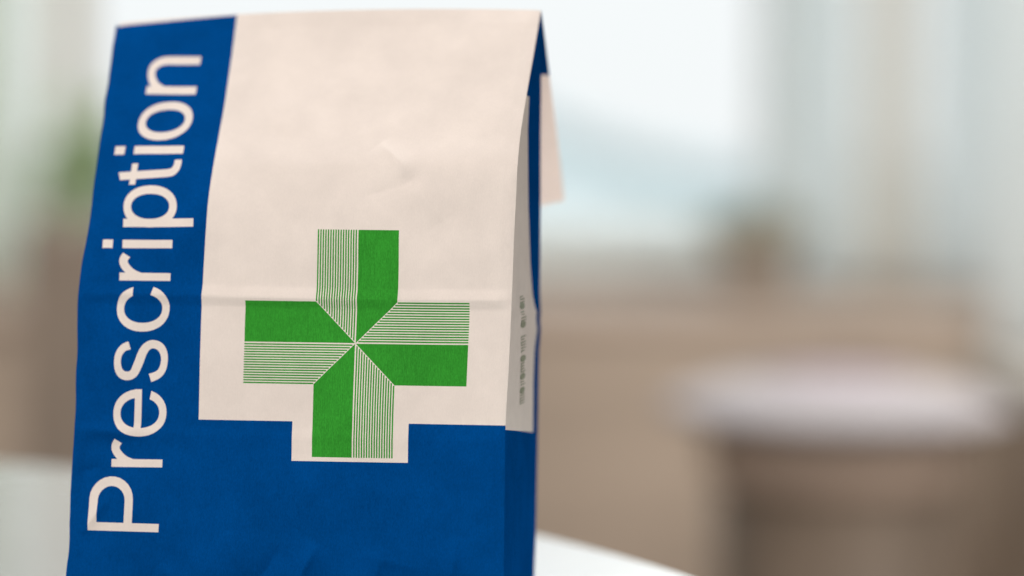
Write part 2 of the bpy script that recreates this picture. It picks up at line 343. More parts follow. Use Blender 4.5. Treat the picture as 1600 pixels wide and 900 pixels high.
NET = np.array(NET)
TN = np.array(TN)
SW = (0.0, 0.0422, 0.1450)
BAG_W, BAG_T = SW[2], float(TN[-1])


def herm(x, V):
    """cubic curve through the rows, x = arc length (array)"""
    n = len(TN)
    tan = np.zeros_like(V)
    tan[0] = (V[1] - V[0]) / (TN[1] - TN[0])
    tan[-1] = (V[-1] - V[-2]) / (TN[-1] - TN[-2])
    for i in range(1, n - 1):
        h0, h1 = TN[i] - TN[i - 1], TN[i + 1] - TN[i]
        tan[i] = ((V[i] - V[i - 1]) / h0 * h1 + (V[i + 1] - V[i]) / h1 * h0) / (h0 + h1)
    k = np.clip(np.searchsorted(TN, x) - 1, 0, n - 2)
    h = TN[k + 1] - TN[k]
    f = (x - TN[k]) / h
    f, h = f[:, None], h[:, None]
    return ((2 * f**3 - 3 * f * f + 1) * V[k] + (f**3 - 2 * f * f + f) * tan[k] * h
            + (-2 * f**3 + 3 * f * f) * V[k + 1] + (f**3 - f * f) * tan[k + 1] * h)


def sheet0(s, t):
    c = [herm(t, NET[:, i]) for i in range(3)]
    a, b, d = SW
    s = s[:, None]
    return (c[0] * (s - b) * (s - d) / ((a - b) * (a - d)) + c[1] * (s - a) * (s - d) / ((b - a) * (b - d))
            + c[2] * (s - a) * (s - b) / ((d - a) * (d - b)))


_rng = np.random.default_rng(11)
_LAT = _rng.uniform(-1, 1, (64, 64))


def vnoise(x, y):
    xi, yi = np.floor(x).astype(int), np.floor(y).astype(int)
    fx, fy = x - xi, y - yi
    ux, uy = fx**3 * (fx * (fx * 6 - 15) + 10), fy**3 * (fy * (fy * 6 - 15) + 10)
    g = lambda i, j: _LAT[(xi + i) % 64, (yi + j) % 64]
    return (g(0, 0) * (1 - ux) + g(1, 0) * ux) * (1 - uy) + (g(0, 1) * (1 - ux) + g(1, 1) * ux) * uy


def tent(x, left, right, soft=0.00035):
    """height 1 at x = 0 falling to 0 at -left and +right, slightly rounded"""
    r = lambda v: 0.5 * (v + np.sqrt(v * v + soft * soft * 4))
    a = r(x + left) / left
    b = r(x) * (1 / left + 1 / right)
    c = r(x - right) / right
    return a - b + c


def seg_ridge(s, t, p0, p1, w, fade=1.0):
    """a crease along a segment: sharp tent across, fading at both ends"""
    d = np.array(p1) - np.array(p0)
    L = np.hypot(*d)
    d = d / L
    al = ((s - p0[0]) * d[0] + (t - p0[1]) * d[1]) / L
    ac = (s - p0[0]) * -d[1] + (t - p0[1]) * d[0]
    e = np.clip(al, 0, 1)
    dist = np.sqrt(ac**2 + ((al - e) * L)**2)
    prof = np.exp(-np.sqrt((dist / w)**2 + 0.02))
    return prof * (1 - fade * np.abs(2 * e - 1) ** 2)


def relief(s, t):
    d = 0.00055 * vnoise(s * 30 + 3.1, t * 26 + 7.7)
    d += 0.00024 * vnoise(s * 75 + 13.0, t * 70 + 1.9)
    d += 0.00004 * vnoise(s * 190 + 5.0, t * 210 + 2.2)
    # the fold across the sheet at half height
    tc = 0.10650 + 0.0003 * np.sin(s * 38 + 0.6)
    d += 0.0014 * tent(t - tc, 0.0031, 0.0036, 0.0002) * (0.85 + 0.25 * vnoise(s * 45, t * 0 + 0.5))
    # a weaker fold lower down, strongest at the left
    d += 0.0010 * tent(t - 0.0617 - 0.0005 * np.sin(s * 90), 0.004, 0.0022) * np.exp(-s / 0.035)
    d += 0.00022 * tent(t - 0.0606, 0.005, 0.003)
    # dent right of the middle with creases running out of it
    d -= 0.0011 * np.exp(-(((s - 0.1105) / 0.0042)**2 + ((t - 0.1462) / 0.0034)**2))
    d += 0.0019 * seg_ridge(s, t, (0.0985, 0.1610), (0.1110, 0.1475), 0.0028, 0.9)
    d += 0.0011 * seg_ridge(s, t, (0.1095, 0.1488), (0.1215, 0.1320), 0.0036, 0.9)
    d -= 0.0007 * seg_ridge(s, t, (0.0930, 0.1400), (0.1100, 0.1455), 0.0032, 0.9)
    # buckles near the foot of the bag, where the bottom fold pulls
    for (p0, p1, w, a) in (((0.075, 0.012), (0.083, 0.027), 0.0026, 0.0007), ((0.100, 0.010), (0.105, 0.026), 0.0030, 0.0005),
                           ((0.126, 0.010), (0.130, 0.030), 0.0034, 0.0008), ((0.060, 0.014), (0.052, 0.030), 0.004, 0.0004),
                           ((0.004, 0.028), (0.014, 0.041), 0.0026, 0.0006), ((0.000, 0.047), (0.010, 0.050), 0.0022, -0.0004),
                           ((0.002, 0.090), (0.006, 0.075), 0.0024, 0.0004), ((0.006, 0.126), (0.012, 0.112), 0.003, 0.0005),
                           ((0.003, 0.063), (0.022, 0.060), 0.0020, 0.0004), ((0.070, 0.026), (0.062, 0.012), 0.0028, -0.0005),
                           ((0.096, 0.024), (0.120, 0.018), 0.0035, 0.0004), ((0.135, 0.058), (0.141, 0.036), 0.0030, 0.0005), ((0.030, 0.018), (0.046, 0.008), 0.0032, 0.0005)):
        d += np.where(t < 0.03, 3.2, 2.6) * a * seg_ridge(s, t, p0, p1, w)
    # quieter at the folds; the sheet rolls over at the side folds
    d *= np.clip(s / 0.004, 0, 1) * np.clip((BAG_W - s) / 0.004, 0, 1) * np.clip((BAG_T - t) / 0.006, 0, 1)
    d -= 0.00030 * np.exp(-(BAG_W - s) / 0.0010) + 0.00030 * np.exp(-s / 0.0010)
    return d


def _nrm(f, s, t, e=0.00015):
    n = np.cross(f(s + e, t) - f(s - e, t), f(s, t + e) - f(s, t - e))
    return n / np.linalg.norm(n, axis=1)[:, None]


def sheet(s, t):
    p = sheet0(s, t) + _nrm(sheet0, s, t) * relief(s, t)[:, None]
    p[:, 0] += 0.0004 * vnoise(t * 110 + 8.3, t * 0 + 2.5) * np.exp(-s / 0.012) * np.clip((BAG_T - t) / 0.02, 0, 1)   # the folded edge is not quite straight
    return p


def sheet_n(s, t):
    return _nrm(sheet, s, t)


def inside(px, py, loop):
    L = np.asarray(loop)
    c = np.zeros(len(px), dtype=bool)
    m = (px > L[:, 0].min()) & (px < L[:, 0].max()) & (py > L[:, 1].min()) & (py < L[:, 1].max())
    x, y = px[m], py[m]
    r = np.zeros(len(x), dtype=bool)
    for (x0, y0), (x1, y1) in zip(L, np.roll(L, -1, axis=0)):
        if y0 == y1: continue
        r ^= ((y0 > y) != (y1 > y)) & (x < (x1 - x0) * (y - y0) / (y1 - y0) + x0)
    c[m] = r
    return c


# print layout in millimetres on the sheet: the pale field with its notch, the cross, the word
FIELD = [(42.2, 66.1), (73.8, 66.1), (73.75, 53.3), (112.8, 53.3), (112.85, 66.0), (146.0, 66.0), (146.0, 230.0), (42.2, 230.0)]
CX, CY, ARM, HALF, GAP = 94.15, 91.9, 37.25, 13.55, 0.25

# ink rubbed off along the top fold
WORN = ([(0.0, 230.0)] + [(k * 0.35, 216.35 - 1.8 * max(0.12, 1 - k / 150) - 0.22 * math.sin(k * 1.7) * math.sin(k * 0.31 + 1)) for k in range(121)] + [(42.0, 230.0)])


def cross_loops():
    out = []
    pitch = HALF / 16.0

    def put(pts, q):                                    # quarter turns
        r = []
        for x, y in pts:
            for _ in range(q): x, y = y, -x
            r.append((CX + x, CY + y))
        out.append(r)
    for q in range(4):
        # solid half of the arm (arm points up, solid on the right), mitred to the centre
        put([(0.10, 0.12), (0.10, ARM), (HALF, ARM), (HALF, HALF)], q)
        for k in range(16):                             # sixteen thin bars on the other half
            x0 = -(k + 1) * pitch
            x1 = x0 + pitch * 0.57
            put([(x0, -x0 + 0.1), (x1, -x0 + 0.1), (x1, ARM), (x0, ARM)], q)
    return out


def build_front(parent):
    cross = cross_loops()
    loops = [FIELD, WORN] + cross + [lp for g, shs in GLYPHS for sh in shs for lp in sh]
    Wm, Tm = BAG_W * 1000, BAG_T * 1000
    nx, ny = 200, 300
    pts, edges = [], []
    for j in range(ny + 1):
        for i in range(nx + 1):
            jx = 0 if i in (0, nx) else random.uniform(-.12, .12)
            jy = 0 if j in (0, ny) else random.uniform(-.12, .12)
            pts.append(((i + jx) * Wm / nx, (j + jy) * Tm / ny))
    for i in range(nx):
        edges.append((i, i + 1))
        edges.append((ny * (nx + 1) + i, ny * (nx + 1) + i + 1))
    for lp in loops:
        lp = [(min(max(x, 0), Wm), min(max(y, 0), Tm)) for x, y in lp]
        fine = []
        for (x0, y0), (x1, y1) in zip(lp, lp[1:] + lp[:1]):          # follow the relief along long straight print edges
            m = max(1, int(math.hypot(x1 - x0, y1 - y0) / 0.6))
            fine += [(x0 + (x1 - x0) * q / m, y0 + (y1 - y0) * q / m) for q in range(m)]
        k = len(pts)
        pts += fine
        edges += [(k + i, k + (i + 1) % len(fine)) for i in range(len(fine))]
    vs, _, fs, _, _, _ = delaunay_2d_cdt([Vector(p) for p in pts], edges, [], 0, 1e-5)
    P = np.array([tuple(v) for v in vs])
    Fc = np.array([f for f in fs if len(f) == 3])
    A, B, C_ = P[Fc[:, 0]], P[Fc[:, 1]], P[Fc[:, 2]]
    ar = (B[:, 0] - A[:, 0]) * (C_[:, 1] - A[:, 1]) - (B[:, 1] - A[:, 1]) * (C_[:, 0] - A[:, 0])
    flip = ar < 0
    Fc[flip] = Fc[flip][:, ::-1]
    Fc = Fc[np.abs(ar) > 1e-9]
    ce = P[Fc].mean(axis=1)
    x, y = ce[:, 0], ce[:, 1]
    kind = np.ones(len(Fc), dtype=int)                  # 1 blue
    kind[inside(x, y, FIELD)] = 0                       # 0 bare paper
    kind[inside(x, y, WORN)] = 0
    for lp in cross:
        kind[inside(x, y, lp)] = 2                      # 2 green
    for g, shs in GLYPHS:
        for sh in shs:
            m = inside(x, y, sh[0])
            for hole in sh[1:]: m &= ~inside(x, y, hole)
            kind[m] = 3                                 # 3 lettering, left unprinted
    S, T = P[:, 0] / 1000, P[:, 1] / 1000
    V, N = sheet(S, T), sheet_n(S, T)

    def piece(name, sel, mats, fm, par):
        f = Fc[sel]
        u, inv = np.unique(f, return_inverse=True)
        f = inv.reshape(f.shape)
        o = link_mesh(name, V[u], f, None, par, True, mats, fm)
        o.data.normals_split_custom_set_from_vertices([tuple(map(float, q)) for q in N[u]])
        return o
    m01 = kind <= 1
    fp = piece('front_panel', m01, [M_PAPER, M_BLUE], kind[m01], parent)
    tag(piece('cross_emblem', kind == 2, [M_GREEN], None, fp), 'green cross of solid and striped half arms turning like a pinwheel')
    tag(piece('lettering', kind == 3, [M_PAPER], None, fp), 'pale word Prescription reading upward on the blue band')
    return fp


# where the rear folds and the printed border run down the side, bag metres: z, y of border, x of border, y rear, x rear
SIDE = np.array([
    [0.000, 0.0590, 0.0000, 0.0700, -0.0003], [0.0208, 0.0595, 0.0003, 0.0700, 0.0002], [0.0548, 0.0595, 0.0004, 0.0700, 0.0006],
    [0.0806, 0.0600, 0.0004, 0.0700, 0.0008], [0.0900, 0.0605, 0.0006, 0.0700, 0.0009], [0.0960, 0.0615, 0.0013, 0.0700, 0.0014], [0.1010, 0.0590, 0.0007, 0.0697, 0.0010],
    [0.1075, 0.0565, 0.0002, 0.0693, 0.0010],
    [0.1163, 0.0545, -0.0003, 0.0690, 0.0011], [0.1343, 0.0500, -0.0004, 0.0680, 0.0012], [0.1486, 0.0475, -0.0003, 0.0670, 0.0012],
    [0.1594, 0.0465, -0.0003, 0.0660, 0.0013], [0.1695, 0.0462, 0.0001, 0.0655, 0.0014], [0.1770, 0.0485, 0.0005, 0.0650, 0.0014],
    [0.1893, 0.0570, 0.0011, 0.0642, 0.0015], [0.1980, 0.0628, 0.0015, 0.0632, 0.0016]])


def side_col(z, j):
    return np.interp(z, SIDE[:, 0], SIDE[:, j])


def build_gusset(parent, right=True):
    ss = BAG_W if right else 0.0
    tt = np.linspace(0, BAG_T, 400)
    edge = sheet(np.full(400, ss), tt)
    nz, na, nb = 150, 22, 8
    zt = np.linspace(0, 0.1975, nz + 1)
    V, F_, fm = [], [], []
    ztop = edge[-1, 2]
    for z in zt:
        zz = min(z, ztop - 0.0008)
        e = np.array([np.interp(zz, edge[:, 2], edge[:, k]) for k in range(3)])
        e[2] = zz
        x0 = 0.0 if right else edge[0, 0]
        sg = 1 if right else -1
        my, mx, ry, rx = (side_col(z, j) for j in (1, 2, 3, 4))
        my = max(my, e[1] + 0.0002)
        ry = max(ry, my + 0.0002)
        sh = 0.0078 * min(1, zz / 0.03) * min(1, max(0, (0.192 - zz) / 0.06)) * (1.0 if zz < 0.09 else max(0.0, 1 - (zz - 0.09) / 0.03 * 0.7) if zz < 0.12 else 0.3)
        mid = np.array([x0 + sg * mx, my, zz - sh * 0.86])
        rear = np.array([x0 + sg * rx, ry, zz - sh])
        if not right:
            ex = e[0] - x0
            mid[0] += ex; rear[0] += ex
        # the upright crease bends in a little above the middle fold
        k = np.clip((z - 0.099) / 0.03, 0, 1) * np.clip((0.195 - z) / 0.03, 0, 1)
        for i in range(na + 1):
            f = i / na
            p = e * (1 - f) + mid * f
            p[0] -= sg * (0.0007 * k * math.sin(math.pi * f) - 0.00035 * math.sin(math.pi * f) * (1 - k))
            p[0] += sg * 0.00045 * float(vnoise(np.array([p[1] * 70 + 9]), np.array([z * 60 + 4]))[0]) * math.sin(math.pi * f)
            p[0] += sg * 0.0008 * math.exp(-abs(p[2] - 0.0965) / 0.0022) * f
            V.append(p)
        for i in range(1, nb + 1):
            f = i / nb
            V.append(mid * (1 - f) + rear * f)
    nc = na + nb + 1
    for r in range(nz):
        for c in range(nc - 1):
            a = r * nc + c
            q = (a, a + 1, a + nc + 1, a + nc)
            F_.append(q if right else q[::-1])
            zc = (zt[r] + zt[r + 1]) / 2
            fm.append(0 if (c < na and zc > 0.0622 and zc < 0.1705) else 1)
    g = link_mesh('side_gusset', V, F_, None, parent, True, [M_PAPER, M_BLUE], fm)
    return g, np.array(V).reshape(nz + 1, nc, 3), na


def build_side_text(parent, grid, na):
    """small upright line of print on the right gusset: bullets and short words, too small to read"""
    bm = bmesh.new()
    zs = 0.1035
    rnd = random.Random(2)

    def at(y, z):
        r = int(np.argmin(np.abs(grid[:, na // 2, 2] - z)))
        row = grid[r]
        return (float(np.interp(y, row[:na + 1, 1], row[:na + 1, 0])) + 0.00012, y, z)

    def patch(y0, y1, z0, z1):
        n = 4
        for k in range(n):
            a, c = y0 + (y1 - y0) * k / n, y0 + (y1 - y0) * (k + 1) / n
            bm.faces.new([bm.verts.new(at(a, z0)), bm.verts.new(at(c, z0)), bm.verts.new(at(c, z1)), bm.verts.new(at(a, z1))])
    z_of = lambda v: 0.0548 + (677 - v) * 0.00022
    for v in (471, 499, 550, 577, 598):                              # round bullets between the words
        z = z_of(v)
        n, r = 12, 0.0011
        bm.faces.new([bm.verts.new(at(0.0340 + 0.0046 * math.cos(2 * math.pi * k / n), z + r * math.sin(2 * math.pi * k / n))) for k in range(n)])
    for v0, v1 in ((456, 466), (479, 494), (516, 540), (556, 569), (584, 592), (604, 620)):
        v = v0
        while v < v1:
            z = z_of(v)
            hh = rnd.choice((0.0060, 0.0085))
            patch(0.0305, 0.0305 + hh, z, z - 0.00035)
            if rnd.random() < 0.6:
                patch(0.0305, 0.0305 + 0.0012, z - 0.00035, z - 0.00075)
            v += 4.3
    me = bpy.data.meshes.new('side_text')
    bm.to_mesh(me)
    bm.free()
    me.materials.append(M_TEXT)
    o = bpy.data.objects.new('side_text', me)
    COL.objects.link(o)
    o.parent = parent
    return o


def build_back(parent):
    nz, nx = 60, 60
    V, F_, fm = [], [], []
    zt = np.linspace(0, 0.1972, nz + 1)
    fr = [sheet(np.full(300, BAG_W * i / nx), np.linspace(0, BAG_T, 300)) for i in range(nx + 1)]
    for z in zt:
        y = side_col(z, 3)
        for i in range(nx + 1):
            f = i / nx
            x = side_col(z, 4) * f + (edge_left(z) - side_col(z, 4)) * (1 - f)
            yy = y + 0.0022 * math.sin(math.pi * f) * math.sin(math.pi * min(1, z / 0.19))
            top = float(np.interp(x, RIDGE[:, 0], RIDGE[:, 2])) - 0.0012
            zz = z * top / 0.1972
            yy = max(yy, float(np.interp(zz, fr[i][:, 2], fr[i][:, 1])) + 0.0010)
            V.append((x, yy, zz))
    for r in range(nz):
        for c in range(nx):
            a = r * (nx + 1) + c
            F_.append((a, a + nx + 1, a + nx + 2, a + 1))
            fm.append(1 if (c < 4 or c > 56 or zt[r] < 0.06) else 0)
    link_mesh('back_panel', V, F_, None, parent, True, [M_PAPER, M_BLUE], fm)


RIDGE = sheet(np.linspace(0, BAG_W, 60), np.full(60, BAG_T))
_te = np.linspace(0, BAG_T, 400)
_EL = sheet(np.full(400, 0.0), _te)


def edge_left(z):
    return float(np.interp(z, _EL[:, 2], _EL[:, 0]))


def build_flap(parent):
    """the mouth of the bag folded over the back and springing away from it"""
    ns, nd = 90, 44
    L = 0.084
    s = np.linspace(0, BAG_W, ns + 1)
    ridge = sheet(s, np.full(ns + 1, BAG_T))
    V, F_, fm = [], [], []
    for j in range(nd + 1):
        d = L * j / nd
        for i in range(ns + 1):
            p = ridge[i]
            e = s[i] / BAG_W
            # round turn over the ridge, then a fall about 45 degrees away from the bag
            if d < 0.0020:
                a = d / 0.0020
                y, z = p[1] + 0.0012 * a, p[2] - 0.0005 * a * a
            else:
                u = d - 0.0020
                ang = math.radians(49 + 5 * (1 - e) - 3 * math.sin(e * 6)) + 0.10 * u / L
                y = p[1] + 0.0012 + u * math.cos(ang)
                z = p[2] - 0.0005 - u * math.sin(ang)
            x = p[0] + (0.0022 if e > 0.5 else -0.0018) * (d / L) * abs(2 * e - 1)
            cl = max(0.0, (e - 0.90) / 0.10) * max(0.0, d / L - 0.4)      # the corner lifts
            V.append((x, y + 0.003 * cl, z + 0.004 * cl))
    for j in range(nd):
        for i in range(ns):
            a = j * (ns + 1) + i
            F_.append((a, a + 1, a + ns + 2, a + ns + 1))
            fm.append(1 if L * (j + .5) / nd < 0.0295 else 0)
    link_mesh('folded_top', V, F_, None, parent, True, [M_FLAP, M_BLUE], fm)


BAG_ORIGIN = (-0.00178, 0.76181, 0.0006)
bag = empty('prescription_bag', BAG_ORIGIN, -math.radians(8.6))
tag(bag, 'blue and cream paper bag reading Prescription with a green cross', 'paper bag')
front = build_front(bag)
g_right, side_grid, side_na = build_gusset(bag, True)
build_side_text(g_right, side_grid, side_na)
build_gusset(bag, False)
build_back(bag)
build_flap(bag)
link_mesh('base_panel', [(-0.1455, 0.0005, 0.0001), (-0.0005, 0.0005, 0.0001), (-0.0005, 0.0695, 0.0001), (-0.1455, 0.0695, 0.0001)],
          [(0, 3, 2, 1)], M_BLUE, bag)

# ------------------------------------------------------------------ the table under the bag
M_TABLE = simple('white_laminate', (0.33, 0.335, 0.32), 0.10, 0.8, 9.0, 0.02)
M_STEEL = simple('grey_metal', (0.35, 0.35, 0.36), 0.35, 0.5, 40.0, 0.06)
TC, TR = (-0.479, 0.586), 0.611
tbl = empty('round_table', (TC[0], TC[1], -0.75))
tag(tbl, 'round white tabletop with a glossy surface under the paper bag', 'table')
MB().lathe([(0, 0.75), (TR - 0.004, 0.75), (TR - 0.001, 0.749), (TR, 0.746), (TR, 0.728), (TR - 0.002, 0.7255), (0, 0.7255)], n=160).build('table_top', M_TABLE, tbl)
MB().lathe([(0, 0.7245), (0.045, 0.7245), (0.045, 0.70), (0.035, 0.68), (0.035, 0.06), (0, 0.06)]).build('pedestal', M_STEEL, tbl, True)
MB().lathe([(0, 0.058), (0.05, 0.058), (0.26, 0.02), (0.28, 0.004), (0, 0.004)]).build('foot', M_STEEL, tbl, True)

# ------------------------------------------------------------------ the room behind, far out of focus
M_FLOOR = simple('floor_boards', (0.25, 0.19, 0.14), 0.5, 0.3, 6.0, 0.25, (1, 8, 1))
M_WALL = simple('wall_paint', (0.66, 0.67, 0.63), 0.8, 0.2, 5.0, 0.03)
M_TAN = simple('tan_wood', (0.46, 0.385, 0.315), 0.55, 0.3, 5.0, 0.14, (1, 1, 5))
M_BROWN = simple('brown_wood', (0.135, 0.105, 0.080), 0.5, 0.3, 6.0, 0.2, (6, 6, 1))
M_FRAME = simple('window_paint', (0.72, 0.77, 0.76), 0.5, 0.3, 20.0, 0.03)
M_CURT = simple('pale_curtain', (0.78, 0.84, 0.85), 0.9, 0.1, 60.0, 0.05)
M_CURT2 = simple('warm_curtain', (0.78, 0.765, 0.72), 0.9, 0.1, 60.0, 0.05)

sheer(M_CURT, (0.90, 0.96, 0.98), 0.6)
sheer(M_CURT2, (0.92, 0.90, 0.85), 0.6)
M_CUSH = simple('white_cloth', (0.37, 0.355, 0.37), 0.85, 0.1, 60.0, 0.05)
M_PINK = simple('pink_cloth', (0.42, 0.36, 0.41), 0.85, 0.1, 60.0, 0.05)
M_POT = simple('brown_clay', (0.50, 0.45, 0.39), 0.8, 0.2, 30.0, 0.15)
M_LEAF = simple('green_leaf', (0.40, 0.43, 0.35), 0.55, 0.3, 30.0, 0.3)
M_LEAF2 = simple('pale_green_leaf', (0.42, 0.64, 0.42), 0.55, 0.3, 30.0, 0.25)
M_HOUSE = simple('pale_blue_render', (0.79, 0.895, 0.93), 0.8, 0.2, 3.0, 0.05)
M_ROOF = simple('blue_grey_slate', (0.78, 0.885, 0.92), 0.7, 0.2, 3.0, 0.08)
M_GROUND = simple('paving', (0.62, 0.68, 0.68), 0.8, 0.2, 2.0, 0.06)
M_BARK = simple('bark', (0.22, 0.17, 0.12), 0.9, 0.1, 10.0, 0.2)

tag(MB().box(-2.6, 2.6, 0.3, 3.40, -0.80, -0.7505).build('floor', M_FLOOR), kind='structure')
tag(MB().box(-60, 60, 3.56, 120, -1.0, -0.9).build('ground', M_GROUND), kind='structure')

# wall with the window opening
WX0, WX1, WZ0, WZ1, WY = -1.30, 1.00, 0.005, 1.35, 3.42
w = MB()
w.box(-2.6, 2.6, WY, WY + 0.12, -0.75, WZ0)
w.box(WX1, 2.6, WY, WY + 0.12, WZ0, 1.75)
w.box(-2.6, WX0, WY, WY + 0.12, WZ0, 1.75)
w.box(WX0, WX1, WY, WY + 0.12, WZ1, 1.75)
tag(w.build('wall', M_WALL), kind='structure')

win = empty('window', ((WX0 + WX1) / 2, WY, WZ0))
tag(win, 'wide bright window with pale painted frame above the tan sideboard', 'window')
cx = (WX0 + WX1) / 2
f = MB()
f.box(WX0 - cx, WX0 - cx + 0.05, 0.03, 0.09, 0, WZ1 - WZ0)
f.box(WX1 - cx - 0.04, WX1 - cx, 0.03, 0.09, 0, WZ1 - WZ0)
f.box(WX0 - cx + 0.05, WX1 - cx - 0.04, 0.03, 0.09, 0, 0.03)
f.box(WX0 - cx + 0.05, WX1 - cx - 0.04, 0.03, 0.09, WZ1 - WZ0 - 0.05, WZ1 - WZ0)
f.build('frame', M_FRAME, win)
MB().box(-0.655 - cx, -0.615 - cx, 0.03, 0.09, 0.03, WZ1 - WZ0 - 0.05).build('mullion', simple('olive_wood', (0.60, 0.56, 0.45), 0.6), win)
gm, gnt, gb = mat_base('window_glass', 0.0, 0.5)
gb.inputs['Transmission Weight'].default_value = 1.0
gb.inputs['IOR'].default_value = 1.02
MB().box(0.355 - cx, 0.395 - cx, 0.03, 0.09, 0.03, WZ1 - WZ0 - 0.05).build('mullion', M_FRAME, win)
for x0, x1 in ((WX0 + 0.05, -0.655), (-0.615, 0.355), (0.395, WX1 - 0.04)):
    MB().box(x0 - cx, x1 - cx, 0.055, 0.060, 0.03, WZ1 - WZ0 - 0.05).build('pane', gm, win)
MB().box(WX0 - cx - 0.04, WX1 - cx + 0.03, -0.06, 0.025, -0.028, -0.001, 0.004).build('sill', M_FRAME, win)

# outdoors
house = empty('house', (0.0, 12.0, -0.9))
tag(house, 'pale blue house with a sloping roof, blurred outside the window', 'house')
hw = bmesh.new()
prof = [(-1.5, 0), (1.62, 0), (1.62, 0.78), (0.55, 1.0), (-0.6, 1.42), (-1.5, 1.42)]
lo = [hw.verts.new((x, 0, z)) for x, z in prof]
hi = [hw.verts.new((x, 4.0, z)) for x, z in prof]
hw.faces.new(lo); hw.faces.new(hi[::-1])
for i in range(len(prof)):
    j = (i + 1) % len(prof)
    hw.faces.new((lo[i], lo[j], hi[j], hi[i]))
hm = MB(); hm.bm.free(); hm.bm = hw
hm.build('wall', M_HOUSE, house)
r = MB()
for (xa, za), (xb, zb) in zip(prof[2:5], prof[3:6]):
    v = []
    for y in (-0.15, 4.1):
        for (x, z) in ((xa, za), (xb, zb)):
            v.append(r.bm.verts.new((x, y, z + 0.003)))
            v.append(r.bm.verts.new((x, y, z + 0.06)))
    for q in ((0, 2, 3, 1), (4, 5, 7, 6), (0, 1, 5, 4), (2, 6, 7, 3), (1, 3, 7, 5), (0, 4, 6, 2)):
        r.bm.faces.new([v[k] for k in q])
r.build('roof', M_ROOF, house)


def tree(x, y, h, rad, n, mat, name, label, cat, base=-0.9, leaf=0.06):
    t = empty(name, (x, y, base))
    tag(t, label, cat)
    tr = MB().tube([(0, 0, 0), (0.02, 0, h * 0.35), (-0.02, 0.02, h * 0.7)], 0.05, 0.02)
    for k in range(5):
        a = k * 1.3
        tr.tube([(0, 0, h * 0.45), (rad * 0.4 * math.cos(a), rad * 0.4 * math.sin(a), h * 0.7), (rad * 0.7 * math.cos(a), rad * 0.7 * math.sin(a), h * 0.85)], 0.02, 0.006)
    tr.build('trunk', M_BARK, t, True)
    c = MB()
    cl = [(random.gauss(0, rad * .5), random.gauss(0, rad * .5), h * 0.78 + random.gauss(0, rad * .45)) for _ in range(14)]
    for _ in range(n):
        q = random.choice(cl)
        p = Vector((random.gauss(q[0], rad * .22), random.gauss(q[1], rad * .22), random.gauss(q[2], rad * .22)))
        d = Vector((random.gauss(0, 1), random.gauss(0, 1), random.gauss(-.3, 1))).normalized() * leaf * random.uniform(.6, 1.3)
        c.leaf(p, p + d, leaf * .5)
    c.build('crown', mat, t)


tree(-1.13, 6.1, 1.18, 0.13, 450, M_LEAF2, 'shrub', 'leafy green shrub outside the window beside the brown mullion', 'shrub')

# sideboard along the wall under the window
sb = empty('sideboard', (-0.1, 3.0, -0.75))
tag(sb, 'long tan wooden sideboard standing under the bright window', 'sideboard')
MB().box(-1.3, 0.98, 0.0, 0.40, 0.06, 0.675).build('body', M_TAN, sb)
MB().box(-1.33, 1.01, -0.02, 0.405, 0.677, 0.705, 0.004).build('top_board', simple('pale_wood', (0.56, 0.47, 0.40), 0.4, 0.4, 5.0, 0.1, (1, 5, 1)), sb)
MB().box(-1.27, 0.95, 0.03, 0.38, 0.0, 0.058).build('plinth', M_BROWN, sb)
for k in range(5):
    x0 = -1.29 + k * 0.453
    d = MB().box(x0 + 0.005, x0 + 0.448, -0.016, -0.001, 0.075, 0.66, 0.003).build('door', M_TAN, sb)
    MB().tube([(x0 + 0.41, -0.035, 0.38), (x0 + 0.41, -0.035, 0.50)], 0.006).build('handle', M_STEEL, d)

# pot with a small plant on the sideboard, against the window
pt = empty('potted_plant', (0.318, 3.15, -0.045))
pt.scale = (1.25, 1.25, 1.1)
tag(pt, 'small brown clay pot with a low green plant on the sideboard beside the curtain', 'plant')
MB().lathe([(0, 0.002), (0.032, 0.002), (0.042, 0.06), (0.046, 0.06), (0.046, 0.074), (0.038, 0.074), (0.036, 0.066), (0, 0.066)], n=32).build('pot', M_POT, pt, True)
lf = MB()
for _ in range(110):
    a, e = random.uniform(0, 6.28), random.uniform(0.2, 1.4)
    L = random.uniform(0.03, 0.055)
    lf.leaf((0.02 * math.cos(a), 0.02 * math.sin(a), 0.066),
            (0.02 * math.cos(a) + L * math.cos(a) * math.cos(e), 0.02 * math.sin(a) + L * math.sin(a) * math.cos(e), 0.066 + L * math.sin(e)), 0.016)
lf.build('foliage', M_LEAF, pt)


# leafy houseplant at the left end of the sideboard
hp = empty('houseplant', (-0.552, 3.13, -0.045))
tag(hp, 'leafy green houseplant on the left end of the sideboard, close to the bag', 'plant')
MB().lathe([(0, 0.002), (0.040, 0.002), (0.050, 0.075), (0.054, 0.075), (0.054, 0.090), (0.046, 0.090), (0.044, 0.082), (0, 0.082)], n=32).build('pot', M_POT, hp, True)
stm = MB()
lv = MB()
for k in range(11):
    a = k * 2.4
    L = random.uniform(0.10, 0.19)
    tip = Vector((0.055 * math.cos(a) * random.uniform(.5, 1.1), 0.055 * math.sin(a) * random.uniform(.5, 1.1), 0.082 + L))
    stm.tube([(0.01 * math.cos(a), 0.01 * math.sin(a), 0.08), tuple(tip * 0.6 + Vector((0, 0, 0.04))), tuple(tip)], 0.0025, 0.001, 6)
    for _ in range(11):
        p = Vector((0, 0, 0.09)).lerp(tip, random.uniform(.25, 1.0))
        d = Vector((random.gauss(0, 1), random.gauss(0, 1), random.gauss(.3, .7))).normalized() * random.uniform(.03, .05)
        lv.leaf(p, p + d, 0.018)
stm.build('stem', M_LEAF2, hp, True)
lv.build('foliage', simple('bright_leaf', (0.40, 0.55, 0.29), 0.5, 0.3, 30.0, 0.25), hp)


